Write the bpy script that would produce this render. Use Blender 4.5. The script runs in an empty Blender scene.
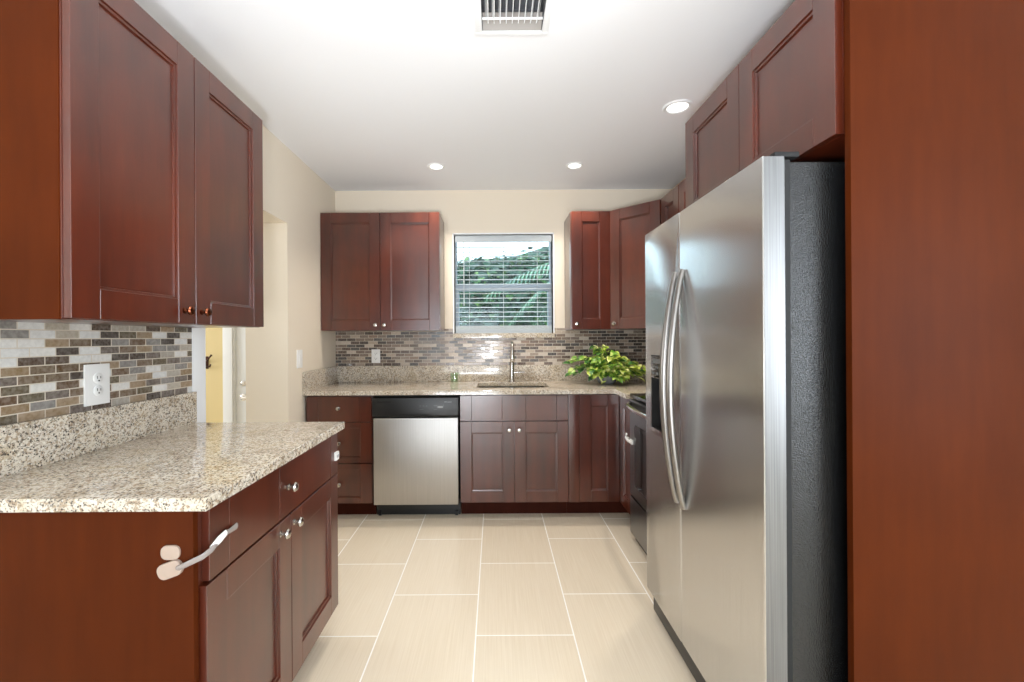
import bpy, bmesh, math, random
from mathutils import Vector, Matrix

# ------------------------------------------------------------------ camera, sky, light, exposure
SC = bpy.context.scene
COL = SC.collection
CAM_H = 1.275
HWL = -1.345      # left wall face
HWR = 1.504       # right wall face
HWB = 3.72        # back wall face
CEIL = 2.526

cam_d = bpy.data.cameras.new('camera')
cam_d.sensor_width = 36.0
cam_d.lens = 440.0 / 1024.0 * 36.0
cam_d.shift_x = 17.0 / 1024.0
cam_d.shift_y = -3.0 / 1024.0
cam_d.clip_start = 0.05
cam = bpy.data.objects.new('camera', cam_d)
COL.objects.link(cam)
cam.location = (0, 0, CAM_H)
cam.rotation_euler = (math.radians(90), 0, 0)
cam.rotation_mode = 'QUATERNION'
cam.rotation_quaternion = (Matrix.Rotation(math.radians(90), 3, 'X') @ Matrix.Rotation(math.radians(-0.35), 3, 'Z')).to_quaternion()
SC.camera = cam

SC.view_settings.view_transform = 'Standard'
SC.view_settings.look = 'None'
SC.view_settings.gamma = 1.0
SC.view_settings.exposure = 0.2
SC.view_settings.use_curve_mapping = False
SC.cycles.use_denoising = True
SC.cycles.max_bounces = 8
SC.cycles.diffuse_bounces = 5
SC.cycles.glossy_bounces = 5
SC.cycles.transparent_max_bounces = 12
SC.cycles.sample_clamp_indirect = 6.0

world = bpy.data.worlds.new('sky')
SC.world = world
world.use_nodes = True
wn = world.node_tree
wn.nodes.clear()
w_out = wn.nodes.new('ShaderNodeOutputWorld')
w_bg = wn.nodes.new('ShaderNodeBackground')
w_bg.inputs['Color'].default_value = (0.80, 0.91, 1.0, 1)
w_bg.inputs['Strength'].default_value = 3.8
wn.links.new(w_bg.outputs[0], w_out.inputs[0])


def area_light(name, loc, target, sx, sy, power, color, parent=None):
    d = bpy.data.lights.new(name, 'AREA')
    d.shape = 'RECTANGLE'
    d.size, d.size_y = sx, sy
    d.energy = power
    d.color = color
    o = bpy.data.objects.new(name, d)
    COL.objects.link(o)
    o.location = loc
    v = Vector(target) - Vector(loc)
    o.rotation_mode = 'QUATERNION'
    o.rotation_quaternion = v.to_track_quat('-Z', 'Y')
    return o


# daylight entering the glass door of the living room behind the camera
area_light('daylight_patio', (-0.9, -4.0, 1.1), (-0.6, 0, 1.0), 1.9, 2.0, 8, (0.88, 0.94, 1.0))
# added fill light low behind the camera, aimed up to brighten the ceiling
area_light('ceiling_fill_low', (-0.9, -3.7, 0.25), (-0.4, -0.6, 2.5), 1.8, 0.8, 60, (0.93, 0.96, 1.0))
# added upward fill spot without a visible source, lifts the ceiling
fl = bpy.data.lights.new('ceiling_fill_spot', 'SPOT')
fl.energy, fl.color, fl.spot_size, fl.spot_blend, fl.shadow_soft_size = 165, (0.95, 0.97, 1.0), math.radians(104), 1.0, 0.10
fo = bpy.data.objects.new('ceiling_fill_spot', fl)
COL.objects.link(fo)
fo.location = (-0.1, -0.1, 1.05)
fo.rotation_mode = 'QUATERNION'
fo.rotation_quaternion = Vector((0.0, 1.15, 1.0)).to_track_quat('-Z', 'Y')
# daylight in the room beyond the opening on the left
area_light('daylight_side_room', (-4.9, 3.0, 1.5), (-2.0, 3.4, 1.3), 1.5, 1.5, 45, (0.93, 0.96, 1.0))
# daylight from the living room window on the right
area_light('daylight_living_side', (2.5, -1.1, 1.4), (-1.3, 1.0, 1.1), 1.5, 1.5, 60, (0.84, 0.92, 1.0))

# ------------------------------------------------------------------ helpers


def lin(r, g, b):
    def f(c):
        c /= 255.0
        return c / 12.92 if c <= 0.04045 else ((c + 0.055) / 1.055) ** 2.4
    return (f(r), f(g), f(b), 1)


class MB:
    """collects shapes and links them as one mesh object"""

    def __init__(self):
        self.v, self.f, self.m = [], [], []

    def add(self, vs, fs, mi=0):
        n = len(self.v)
        self.v += [tuple(p) for p in vs]
        for f in fs:
            self.f.append(tuple(i + n for i in f))
            self.m.append(mi)
        return self

    def box(self, x0, y0, z0, x1, y1, z1, mi=0):
        if x0 > x1: x0, x1 = x1, x0
        if y0 > y1: y0, y1 = y1, y0
        if z0 > z1: z0, z1 = z1, z0
        vs = [(x0, y0, z0), (x1, y0, z0), (x1, y1, z0), (x0, y1, z0), (x0, y0, z1), (x1, y0, z1), (x1, y1, z1), (x0, y1, z1)]
        fs = [(0, 3, 2, 1), (4, 5, 6, 7), (0, 1, 5, 4), (1, 2, 6, 5), (2, 3, 7, 6), (3, 0, 4, 7)]
        return self.add(vs, fs, mi)

    def prism(self, pts, z0, z1, mi=0, axis='z'):
        """extrude a polygon; axis z: pts=(x,y); axis x: pts=(y,z); axis y: pts=(x,z)"""
        def P(a, b, c):
            return {'z': (a, b, c), 'x': (c, a, b), 'y': (a, c, b)}[axis]
        n = len(pts)
        vs = [P(a, b, z0) for a, b in pts] + [P(a, b, z1) for a, b in pts]
        fs = [tuple(range(n - 1, -1, -1)), tuple(range(n, 2 * n))]
        fs += [(i, (i + 1) % n, n + (i + 1) % n, n + i) for i in range(n)]
        return self.add(vs, fs, mi)

    def lathe(self, prof, origin, axis, seg=20, mi=0, caps=True):
        """prof = [(radius, height along axis)]"""
        a = Vector(axis).normalized()
        u = a.orthogonal().normalized()
        w = a.cross(u)
        o = Vector(origin)
        vs, fs = [], []
        for r, h in prof:
            for k in range(seg):
                t = 2 * math.pi * k / seg
                vs.append(o + a * h + (u * math.cos(t) + w * math.sin(t)) * max(r, 1e-5))
        for i in range(len(prof) - 1):
            for k in range(seg):
                k2 = (k + 1) % seg
                fs.append((i * seg + k, i * seg + k2, (i + 1) * seg + k2, (i + 1) * seg + k))
        if caps:
            fs.append(tuple(range(seg - 1, -1, -1)))
            e = (len(prof) - 1) * seg
            fs.append(tuple(range(e, e + seg)))
        return self.add(vs, fs, mi)

    def tube(self, pts, r, seg=10, mi=0, flat=None):
        """tube along points; r a number or list; flat=(direction, factor) squashes the section"""
        P = [Vector(p) for p in pts]
        n = len(P)
        R = r if isinstance(r, (list, tuple)) else [r] * n
        vs, fs = [], []
        ref = None
        for i in range(n):
            d = (P[min(i + 1, n - 1)] - P[max(i - 1, 0)]).normalized()
            if ref is None:
                ref = d.orthogonal().normalized()
            u = (ref - d * ref.dot(d)).normalized()
            ref = u
            w = d.cross(u)
            for k in range(seg):
                t = 2 * math.pi * k / seg
                off = (u * math.cos(t) + w * math.sin(t)) * R[i]
                if flat:
                    fd = Vector(flat[0]).normalized()
                    off += fd * off.dot(fd) * (flat[1] - 1)
                vs.append(P[i] + off)
        for i in range(n - 1):
            for k in range(seg):
                k2 = (k + 1) % seg
                fs.append((i * seg + k, i * seg + k2, (i + 1) * seg + k2, (i + 1) * seg + k))
        fs.append(tuple(range(seg - 1, -1, -1)))
        e = (n - 1) * seg
        fs.append(tuple(range(e, e + seg)))
        return self.add(vs, fs, mi)

    def build(self, name, mats, parent=None, bevel=0.0, seg=2, smooth=True, loc=None):
        me = bpy.data.meshes.new(name)
        me.from_pydata(self.v, [], self.f)
        if not isinstance(mats, (list, tuple)):
            mats = [mats]
        for m in mats:
            me.materials.append(m)
        me.polygons.foreach_set('material_index', self.m)
        bm = bmesh.new()
        bm.from_mesh(me)
        bmesh.ops.recalc_face_normals(bm, faces=bm.faces)
        if bevel > 0:
            es = [e for e in bm.edges if len(e.link_faces) == 2 and e.calc_face_angle(0) > 0.6]
            bmesh.ops.bevel(bm, geom=es, offset=bevel, segments=seg, profile=0.7, affect='EDGES', clamp_overlap=True)
        bm.to_mesh(me)
        bm.free()
        if smooth:
            me.polygons.foreach_set('use_smooth', [True] * len(me.polygons))
            me.set_sharp_from_angle(angle=math.radians(35))
        me.update()
        o = bpy.data.objects.new(name, me)
        COL.objects.link(o)
        if parent is not None:
            o.parent = parent
        if loc is not None:
            o.location = loc
        return o


def thing(name, label, cat, loc=(0, 0, 0), rz=0.0, group=None):
    o = bpy.data.objects.new(name, None)
    o.empty_display_size = 0.1
    COL.objects.link(o)
    o.location = loc
    o.rotation_euler = (0, 0, rz)
    o['label'] = label
    o['category'] = cat
    if group: o['group'] = group
    return o


def tag(o, label, cat, group=None):
    o['label'] = label
    o['category'] = cat
    if group: o['group'] = group
    return o


def struct(o):
    o['kind'] = 'structure'
    return o


def rrect(x0, y0, x1, y1, r, n=6):
    pts = []
    for cx, cy, a0 in ((x1 - r, y1 - r, 0), (x0 + r, y1 - r, 90), (x0 + r, y0 + r, 180), (x1 - r, y0 + r, 270)):
        for k in range(n + 1):
            a = math.radians(a0 + 90 * k / n)
            pts.append((cx + r * math.cos(a), cy + r * math.sin(a)))
    return pts


# ------------------------------------------------------------------ materials
def newmat(name, rough=0.5, color=(0.8, 0.8, 0.8, 1), metal=0.0, spec=0.5, **kw):
    m = bpy.data.materials.new(name)
    m.use_nodes = True
    b = m.node_tree.nodes['Principled BSDF']
    b.inputs['Base Color'].default_value = color
    b.inputs['Roughness'].default_value = rough
    b.inputs['Metallic'].default_value = metal
    b.inputs['Specular IOR Level'].default_value = spec
    for k, v in kw.items():
        b.inputs[k.replace('_', ' ')].default_value = v
    return m, m.node_tree, b


def N(nt, t, **kw):
    n = nt.nodes.new(t)
    for k, v in kw.items():
        setattr(n, k, v)
    return n


def noise(nt, scale, detail=3, vec=None, rough=0.5, dist=0.0):
    n = N(nt, 'ShaderNodeTexNoise')
    n.inputs['Scale'].default_value = scale
    n.inputs['Detail'].default_value = detail
    n.inputs['Roughness'].default_value = rough
    n.inputs['Distortion'].default_value = dist
    if vec is not None: nt.links.new(vec, n.inputs['Vector'])
    return n.outputs['Fac']


def coords(nt, scale=(1, 1, 1), kind='Object'):
    tc = N(nt, 'ShaderNodeTexCoord')
    mp = N(nt, 'ShaderNodeMapping')
    mp.inputs['Scale'].default_value = scale
    nt.links.new(tc.outputs[kind], mp.inputs['Vector'])
    return mp.outputs['Vector']


def ramp(nt, fac, stops, interp='LINEAR'):
    r = N(nt, 'ShaderNodeValToRGB')
    cr = r.color_ramp
    cr.interpolation = interp
    while len(cr.elements) < len(stops):
        cr.elements.new(0.5)
    for e, (p, c) in zip(cr.elements, stops):
        e.position = p
        e.color = c if isinstance(c, (tuple, list)) else (c, c, c, 1)
    nt.links.new(fac, r.inputs['Fac'])
    return r.outputs['Color']


def mix(nt, fac, a, b, mode='MIX'):
    n = N(nt, 'ShaderNodeMix', data_type='RGBA', blend_type=mode)
    for sock, v in ((n.inputs[0], fac), (n.inputs[6], a), (n.inputs[7], b)):
        if hasattr(v, 'links'):
            nt.links.new(v, sock)
        else:
            sock.default_value = v
    return n.outputs[2]


def bump(nt, b, h, strength=0.1, dist=0.01):
    n = N(nt, 'ShaderNodeBump')
    n.inputs['Strength'].default_value = strength
    n.inputs['Distance'].default_value = dist
    nt.links.new(h, n.inputs['Height'])
    nt.links.new(n.outputs[0], b.inputs['Normal'])


def wood(name, dark, mid, light, rough=0.28, coat=0.35, grain=(9, 9, 1.2)):
    m, nt, b = newmat(name, rough)
    v = coords(nt, grain)
    n1 = noise(nt, 1.8, 4, v, 0.5, 0.15)
    v2 = coords(nt, (70, 70, 5))
    n2 = noise(nt, 3.0, 3, v2, 0.6)
    v3 = coords(nt, (1, 1, 0.8))
    n3 = noise(nt, 4.5, 3, v3)
    c1 = ramp(nt, n1, [(0.2, dark), (0.5, mid), (0.85, light)])
    c2 = mix(nt, 0.12, c1, ramp(nt, n2, [(0.3, dark), (0.7, light)]))
    c3 = mix(nt, 0.35, c2, ramp(nt, n3, [(0.3, dark), (0.7, light)]))
    nt.links.new(c3, b.inputs['Base Color'])
    b.inputs['Coat Weight'].default_value = coat
    if coat == 0: b.inputs['Specular IOR Level'].default_value = 0.06
    b.inputs['Coat Roughness'].default_value = 0.17
    b.inputs['Coat IOR'].default_value = 1.7
    return m


M = {}
M['wood'] = wood('cherry_wood', lin(50, 17, 9), lin(76, 28, 13), lin(98, 40, 19), 0.30, 0.5)
M['side'] = wood('cherry_side_panel', lin(67, 26, 5), lin(76, 31, 7), lin(85, 36, 9), 0.48, 0.0, (14, 14, 2))
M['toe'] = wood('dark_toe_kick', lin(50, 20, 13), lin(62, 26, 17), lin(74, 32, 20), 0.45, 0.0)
M['bronze'], _, _ = newmat('bronze', 0.25, lin(120, 70, 50), 1.0)  # nickel knobs with the red of reflected wood put into the colour
M['dark_bronze'], _, _ = newmat('dark_bronze', 0.35, lin(66, 46, 40), 1.0)
M['chrome'], _, _ = newmat('chrome', 0.09, lin(225, 222, 220), 1.0)
M['nickel'], _, _ = newmat('brushed_nickel', 0.22, lin(190, 186, 180), 1.0)
M['white'], _, _ = newmat('white_plastic', 0.35, lin(238, 238, 236))
M['cream_pad'], _, _ = newmat('cream_plastic', 0.4, lin(176, 156, 142))
M['clearplastic'], _, _ = newmat('milky_strap', 0.25, lin(172, 162, 158), Transmission_Weight=0.3)
M['black'], _, _ = newmat('black_plastic', 0.35, lin(26, 27, 28))
M['blackgap'], _, _ = newmat('black_gasket', 0.7, lin(10, 10, 11))
M['blackglass'], _, _ = newmat('black_glass', 0.05, lin(10, 11, 12))
M['greymark'], _, _ = newmat('grey_print', 0.4, lin(170, 172, 174))
M['dimmark'], _, _ = newmat('dim_print', 0.4, lin(95, 97, 98))
M['trimwhite'], _, _ = newmat('white_trim_paint', 0.35, lin(236, 238, 240))
M['sash'], _, _ = newmat('window_sash', 0.4, lin(186, 198, 210))
M['slat'], _, _ = newmat('white_blind', 0.4, lin(196, 204, 208))
M['dark_inside'], _, _ = newmat('dark_cavity', 0.8, lin(96, 98, 102))
M['platemetal'], _, _ = newmat('grey_plate', 0.6, lin(150, 146, 142))

# brushed stainless steel: vertical brushing, so reflections smear sideways (local x is the width of each appliance)
def steel(name, col, rough, aniso, wav=0.18):
    m, nt, b = newmat(name, rough, col, 1.0)
    b.inputs['Anisotropic'].default_value = aniso
    cv = N(nt, 'ShaderNodeCombineXYZ')
    cv.inputs[0].default_value = 1.0
    vt_ = N(nt, 'ShaderNodeVectorTransform', vector_type='VECTOR', convert_from='OBJECT', convert_to='WORLD')
    nt.links.new(cv.outputs[0], vt_.inputs[0])
    if aniso > 0: nt.links.new(vt_.outputs[0], b.inputs['Tangent'])
    n = noise(nt, 2.0, 3, coords(nt, (160, 160, 1.5)))
    nt.links.new(mix(nt, 0.10, col, ramp(nt, n, [(0.3, 0.25), (0.7, 0.85)])), b.inputs['Base Color'])
    n2 = noise(nt, 1.5, 1, coords(nt, (1, 1, 2.0)))
    if wav > 0: bump(nt, b, n2, wav, 0.02)
    return m

M['steel'] = steel('brushed_steel', lin(204, 204, 204), 0.24, 0.75)
M['steel_dw'] = steel('satin_steel', lin(180, 178, 175), 0.42, 0.6, 0)
M['steel_edge_shaded'] = steel('shaded_door_edge_steel', lin(112, 112, 112), 0.42, 0.0, 0)  # copy of the door steel, darkened to tone down light on the edge
M['range_steel'] = steel('dark_range_steel', lin(128, 129, 131), 0.3, 0.4, 0)
M['handle'] = steel('handle_steel', lin(150, 147, 144), 0.28, 0.0, 0)
m, nt, b = newmat('dark_textured_metal', 0.25, lin(18, 19, 20), 0, 0.55)
bump(nt, b, noise(nt, 260, 1, coords(nt)), 0.6, 0.003)
M['fridge_side'] = m
M['sink'], _, _ = newmat('sink_steel', 0.25, lin(170, 168, 160), 1.0)

# paint
def paint(name, col, rough=0.6, sc=260, st=0.05):
    m, nt, b = newmat(name, rough, col, 0, 0.35)
    bump(nt, b, noise(nt, sc, 2, coords(nt)), st, 0.002)
    return m

M['wall'] = paint('cream_wall_paint', lin(229, 218, 200))
M['ceiling'] = paint('white_ceiling_paint', lin(240, 242, 246), 0.7, 90, 0.08)
M['yellow'] = paint('yellow_wall_paint', lin(222, 202, 150))
M['wallwhite'] = paint('white_wall_paint', lin(232, 230, 226))

# granite
def granite(name):
    m, nt, b = newmat(name, 0.08, spec=0.55)
    v = coords(nt)
    big = noise(nt, 9, 4, v, 0.6, 0.4)
    base = ramp(nt, big, [(0.32, lin(204, 190, 166)), (0.5, lin(219, 210, 195)), (0.68, lin(182, 170, 152))])
    n1 = noise(nt, 88, 3, v, 0.65, 0.5)
    c = mix(nt, ramp(nt, n1, [(0.50, 0.0), (0.60, 0.75)]), base, lin(150, 124, 94))
    n2 = noise(nt, 150, 3, coords(nt, (1, 0.7, 1.2)), 0.7, 0.3)
    c = mix(nt, ramp(nt, n2, [(0.54, 0.0), (0.60, 0.9)]), c, lin(84, 76, 70))
    vo = N(nt, 'ShaderNodeTexVoronoi')
    vo.inputs['Scale'].default_value = 110
    nt.links.new(v, vo.inputs['Vector'])
    n3 = noise(nt, 26, 3, v, 0.6)
    dk = N(nt, 'ShaderNodeMath', operation='MULTIPLY')
    nt.links.new(ramp(nt, vo.outputs['Distance'], [(0.16, 1.0), (0.30, 0.0)]), dk.inputs[0])
    nt.links.new(ramp(nt, n3, [(0.44, 0.0), (0.52, 1.0)]), dk.inputs[1])
    c = mix(nt, dk.outputs[0], c, lin(40, 36, 36))
    vo2 = N(nt, 'ShaderNodeTexVoronoi')
    vo2.inputs['Scale'].default_value = 78
    nt.links.new(v, vo2.inputs['Vector'])
    c = mix(nt, ramp(nt, vo2.outputs['Distance'], [(0.12, 0.8), (0.26, 0.0)]), c, lin(236, 232, 222))
    nt.links.new(c, b.inputs['Base Color'])
    return m

M['granite'] = granite('speckled_granite')


def brick_mat(name, ax, bw, bh, mortar, stops, mortar_col, offset=0.5, rough_t=0.15, freq=2, shift=(0, 0), seedmix=True):
    """mosaic or plank pattern; ax = the two axes used as (along, across)"""
    m, nt, b = newmat(name, rough_t)
    tc = N(nt, 'ShaderNodeTexCoord')
    sp = N(nt, 'ShaderNodeSeparateXYZ')
    nt.links.new(tc.outputs['Object'], sp.inputs[0])
    cb = N(nt, 'ShaderNodeCombineXYZ')
    for i in (0, 1):
        ad = N(nt, 'ShaderNodeMath', operation='ADD')
        nt.links.new(sp.outputs['XYZ'.index(ax[i])], ad.inputs[0])
        ad.inputs[1].default_value = shift[i]
        nt.links.new(ad.outputs[0], cb.inputs[i])
    br = N(nt, 'ShaderNodeTexBrick')
    br.offset = offset
    br.offset_frequency = freq
    br.inputs['Color1'].default_value = (0, 0, 0, 1)
    br.inputs['Color2'].default_value = (1, 1, 1, 1)
    br.inputs['Mortar'].default_value = (0.5, 0.5, 0.5, 1)
    br.inputs['Scale'].default_value = 1.0
    br.inputs['Mortar Size'].default_value = mortar
    br.inputs['Mortar Smooth'].default_value = 0.1
    br.inputs['Brick Width'].default_value = bw
    br.inputs['Row Height'].default_value = bh
    nt.links.new(cb.outputs[0], br.inputs['Vector'])
    c = ramp(nt, br.outputs['Color'], stops, 'CONSTANT' if len(stops) > 3 else 'LINEAR')
    return m, nt, b, br, c, cb


def mosaic(name, ax, dark=None, shift=(0, 0)):
    W = dark or [lin(222, 222, 220), lin(112, 92, 72), lin(176, 168, 156), lin(78, 60, 46), lin(150, 126, 96), lin(134, 130, 126),
         lin(226, 224, 220), lin(92, 80, 58), lin(104, 92, 84), lin(178, 168, 152), lin(60, 48, 40), lin(140, 116, 84), lin(98, 74, 52)]
    st = [(i / len(W), c) for i, c in enumerate(W)]
    m, nt, b, br, c, cb = brick_mat(name, ax, 0.0755, 0.0262, 0.0017, st, None, 0.43, shift=shift)
    vv = coords(nt, (60, 60, 60))
    c = mix(nt, 0.16, c, ramp(nt, noise(nt, 1.5, 3, vv), [(0.3, lin(90, 80, 70)), (0.7, lin(230, 226, 220))]))
    c = mix(nt, br.outputs['Fac'], c, lin(206, 196, 180))
    nt.links.new(c, b.inputs['Base Color'])
    r = mix(nt, br.outputs['Fac'], ramp(nt, br.outputs['Color'], [(0.0, 0.08), (0.35, 0.30), (0.5, 0.1), (0.75, 0.35), (1.0, 0.1)]), (0.7, 0.7, 0.7, 1))
    nt.links.new(r, b.inputs['Roughness'])
    inv = N(nt, 'ShaderNodeMath', operation='SUBTRACT')
    inv.inputs[0].default_value = 1.0
    nt.links.new(br.outputs['Fac'], inv.inputs[1])
    bump(nt, b, inv.outputs[0], 0.5, 0.0015)
    return m


M['tile_side'] = mosaic('mosaic_tile_side', 'YZ', shift=(0.02, 0.003))
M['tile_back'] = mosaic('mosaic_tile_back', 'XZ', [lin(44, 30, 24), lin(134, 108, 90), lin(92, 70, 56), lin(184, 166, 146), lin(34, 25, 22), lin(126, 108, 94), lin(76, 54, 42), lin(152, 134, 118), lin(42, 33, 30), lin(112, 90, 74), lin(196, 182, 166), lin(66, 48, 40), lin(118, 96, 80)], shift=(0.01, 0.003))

# floor: 0.6 x 0.42 planks of tile running towards the window, half offset
m, nt, b, br, c, cb = brick_mat('cream_floor_tile', 'YX', 0.604, 0.42, 0.0032, [(0.0, lin(226, 213, 191)), (1.0, lin(235, 223, 203))], None, 0.5,
                                0.2, 2, shift=(0.228, 0.09))
st = noise(nt, 1.0, 4, coords(nt, (170, 3.0, 1)), 0.6)
c = mix(nt, 0.35, c, ramp(nt, st, [(0.3, lin(212, 197, 172)), (0.7, lin(238, 228, 210))]))
c = mix(nt, br.outputs['Fac'], c, lin(248, 246, 240))
nt.links.new(c, b.inputs['Base Color'])
nt.links.new(mix(nt, br.outputs['Fac'], (0.20, 0.20, 0.20, 1), (0.6, 0.6, 0.6, 1)), b.inputs['Roughness'])
M['floor'] = m

# thin glass
def thin_glass(name, tint, gloss=0.035):
    m = bpy.data.materials.new(name)
    m.use_nodes = True
    nt = m.node_tree
    nt.nodes.clear()
    o = N(nt, 'ShaderNodeOutputMaterial')
    t = N(nt, 'ShaderNodeBsdfTransparent')
    t.inputs[0].default_value = tint
    g = N(nt, 'ShaderNodeBsdfGlossy')
    g.inputs['Roughness'].default_value = 0.02
    mx = N(nt, 'ShaderNodeMixShader')
    mx.inputs[0].default_value = gloss
    nt.links.new(t.outputs[0], mx.inputs[1])
    nt.links.new(g.outputs[0], mx.inputs[2])
    nt.links.new(mx.outputs[0], o.inputs[0])
    return m

M['pane'] = thin_glass('window_glass', (0.86, 0.95, 0.97, 1))
M['green_glass'] = thin_glass('green_glass', (0.90, 0.965, 0.90, 1), 0.10)
M['bowl_glass'], _, _ = newmat('grey_glazed_ceramic', 0.15, lin(120, 122, 124))


def emit(name, col, s):
    m = bpy.data.materials.new(name)
    m.use_nodes = True
    nt = m.node_tree
    b = nt.nodes['Principled BSDF']
    b.inputs['Base Color'].default_value = (0.9, 0.9, 0.9, 1)
    b.inputs['Emission Color'].default_value = col
    b.inputs['Emission Strength'].default_value = s
    return m

M['lamp'] = emit('lit_lamp', (1.0, 0.96, 0.90, 1), 1.6)


def leafmat(name, a, bcol, ccol, sc=30):
    m, nt, b = newmat(name, 0.35)
    n = noise(nt, sc, 2, coords(nt), 0.6)
    c = ramp(nt, n, [(0.38, a), (0.52, bcol), (0.66, ccol)])
    nt.links.new(c, b.inputs['Base Color'])
    b.inputs['Subsurface Weight'].default_value = 0.0
    return m

M['leaf1'] = leafmat('pothos_green', lin(84, 136, 46), lin(126, 170, 58), lin(206, 218, 128))
M['leaf2'] = leafmat('pothos_lime', lin(158, 190, 62), lin(204, 216, 96), lin(240, 240, 176))
M['leaf3'] = leafmat('pothos_dark', lin(44, 92, 44), lin(72, 122, 54), lin(132, 170, 92))
M['vine'], _, _ = newmat('green_stem', 0.5, lin(96, 120, 56))
M['palm'] = leafmat('palm_leaf', lin(58, 96, 78), lin(92, 130, 100), lin(120, 158, 120), 6)
M['palm_dark'] = leafmat('dark_foliage', lin(22, 46, 38), lin(36, 68, 50), lin(62, 98, 64), 8)
M['shrub'] = leafmat('shrub_leaf', lin(40, 72, 42), lin(68, 102, 50), lin(112, 136, 66), 10)
M['bark'], _, _ = newmat('grey_bark', 0.9, lin(120, 112, 100))
M['grass'], nt, b = newmat('lawn_grass', 0.9)
nt.links.new(ramp(nt, noise(nt, 30, 4, coords(nt)), [(0.3, lin(60, 86, 40)), (0.7, lin(110, 134, 70))]), b.inputs['Base Color'])
M['concrete'], nt, b = newmat('light_concrete', 0.8)
nt.links.new(ramp(nt, noise(nt, 12, 4, coords(nt)), [(0.3, lin(150, 160, 160)), (0.7, lin(176, 184, 184))]), b.inputs['Base Color'])

# ------------------------------------------------------------------ the room
T = 0.15
# floor slab
struct(MB().box(-3.4, -4.2, -0.1, 2.8, 4.0, 0).build('floor', M['floor'], smooth=False))
struct(MB().box(-5.2, 2.0, -0.30, -1.62, 4.45, -0.2).build('floor_side_room', M['concrete'], smooth=False))
# ceiling with recess under vent
VX0, VX1, VY0, VY1 = -0.045, 0.198, 1.49, 1.79
cl = MB()
cl.box(-5.2, -4.2, CEIL, VX0, 4.45, CEIL + 0.1).box(VX1, -4.2, CEIL, 2.8, 4.45, CEIL + 0.1)
cl.box(VX0, -4.2, CEIL, VX1, VY0, CEIL + 0.1).box(VX0, VY1, CEIL, VX1, 4.45, CEIL + 0.1)
struct(cl.build('ceiling', M['ceiling'], smooth=False))

# back wall with window opening
WX0, WX1, WZ0, WZ1 = -0.342, 0.492, 1.315, 2.150
bw = MB()
Y0, Y1 = HWB, HWB + 0.2
bw.box(-1.62, Y0, 0, WX0, Y1, CEIL).box(WX1, Y0, 0, 2.0, Y1, CEIL)
bw.box(WX0, Y0, 0, WX1, Y1, WZ0).box(WX0, Y0, WZ1, WX1, Y1, CEIL)
struct(bw.build('wall_back', M['wall'], smooth=False))
# left wall: tiled stub, opening, far part (thick wall)
lw = MB()
OY0, OY1, OZ = 2.03, 2.857, 2.03
lw.box(-1.62, 0.95, 0, HWL, OY0, CEIL).box(-1.62, OY1, 0, HWL, HWB, CEIL).box(-1.62, OY0, OZ, HWL, OY1, CEIL)
struct(lw.build('wall_left', M['wall'], smooth=False))
# right wall
struct(MB().box(HWR, 1.06, 0, HWR + T, HWB, CEIL).build('wall_right', M['wall'], smooth=False))
# living room shell behind the camera
lv = MB()
lv.box(-3.4, 0.95, 0, -1.62, 1.07, CEIL).box(HWR + T, 1.06, 0, 2.8, 1.18, CEIL)
struct(lv.build('wall_partition', M['wallwhite'], smooth=False))
struct(MB().box(-3.4, -4.2, 0, -3.25, 0.95, CEIL).build('wall_living_left', M['wallwhite'], smooth=False))
rl = MB()
rl.box(2.62, -4.2, 0, 2.77, -1.95, CEIL).box(2.62, -0.25, 0, 2.77, 1.06, CEIL).box(2.62, -1.95, 0, 2.77, -0.25, 0.6).box(2.62, -1.95, 2.2, 2.77, -0.25, CEIL)
struct(rl.build('wall_living_right', M['wallwhite'], smooth=False))
rw = MB()
rw.box(-3.25, -4.2, 0, -1.9, -4.05, CEIL).box(0.1, -4.2, 0, 2.62, -4.05, CEIL).box(-1.9, -4.2, 2.1, 0.1, -4.05, CEIL)
struct(rw.build('wall_rear', M['wallwhite'], smooth=False))
# side room (a step lower)
sr = MB()
sr.box(-5.2, 4.25, -0.2, -2.62, 4.4, CEIL).box(-2.62, 4.25, 1.86, -1.62, 4.4, CEIL).box(-1.62, 3.72, -0.2, -1.5, 4.4, CEIL)
sw = MB().box(-5.2, 2.0, -0.2, -5.05, 4.25, CEIL).box(-5.2, 1.9, -0.2, -1.62, 2.0, CEIL)
struct(sw.build('wall_side_room_left', M['wallwhite'], smooth=False))
struct(sr.build('wall_side_room', M['yellow'], smooth=False))

# back door in the side room
d = thing('door_1', 'white exterior door with chrome lever seen through the side opening', 'door', (-2.52, 4.25, -0.2))
struct(d)
dd = MB().box(0.0, 0.03, 0.01, 0.86, 0.07, 2.03)
for (a, b_, c_, e_) in ((0.16, 0.25, 0.40, 0.9), (0.48, 0.25, 0.72, 0.9), (0.16, 1.05, 0.40, 1.85), (0.48, 1.05, 0.72, 1.85)):
    dd.box(a, 0.022, b_, c_, 0.03, e_)
dd.build('door_leaf', M['trimwhite'], d, 0.003)
fr = MB().box(-0.10, -0.02, 0, -0.01, 0.0, 2.12).box(0.87, -0.02, 0, 0.90, 0.0, 2.12).box(-0.10, -0.02, 2.04, 0.90, 0.0, 2.12)
fr.box(-0.03, 0.0, 0, 0.0, 0.1, 2.05)
fr.build('door_frame', M['trimwhite'], d, 0.003)
hb = MB().lathe([(0.034, 0), (0.034, 0.008), (0.016, 0.012), (0.014, 0.045)], (0.072, 0.03, 0.915), (0, -1, 0))
hb.tube([(0.085, -0.012, 0.915), (0.13, -0.018, 0.915), (0.19, -0.012, 0.912)], 0.012)
hb.build('door_handle', M['chrome'], d)
MB().lathe([(0.028, 0), (0.028, 0.012), (0.020, 0.018), (0.014, 0.02)], (0.072, 0.03, 1.05), (0, -1, 0)).build('deadbolt', M['chrome'], d)
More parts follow.
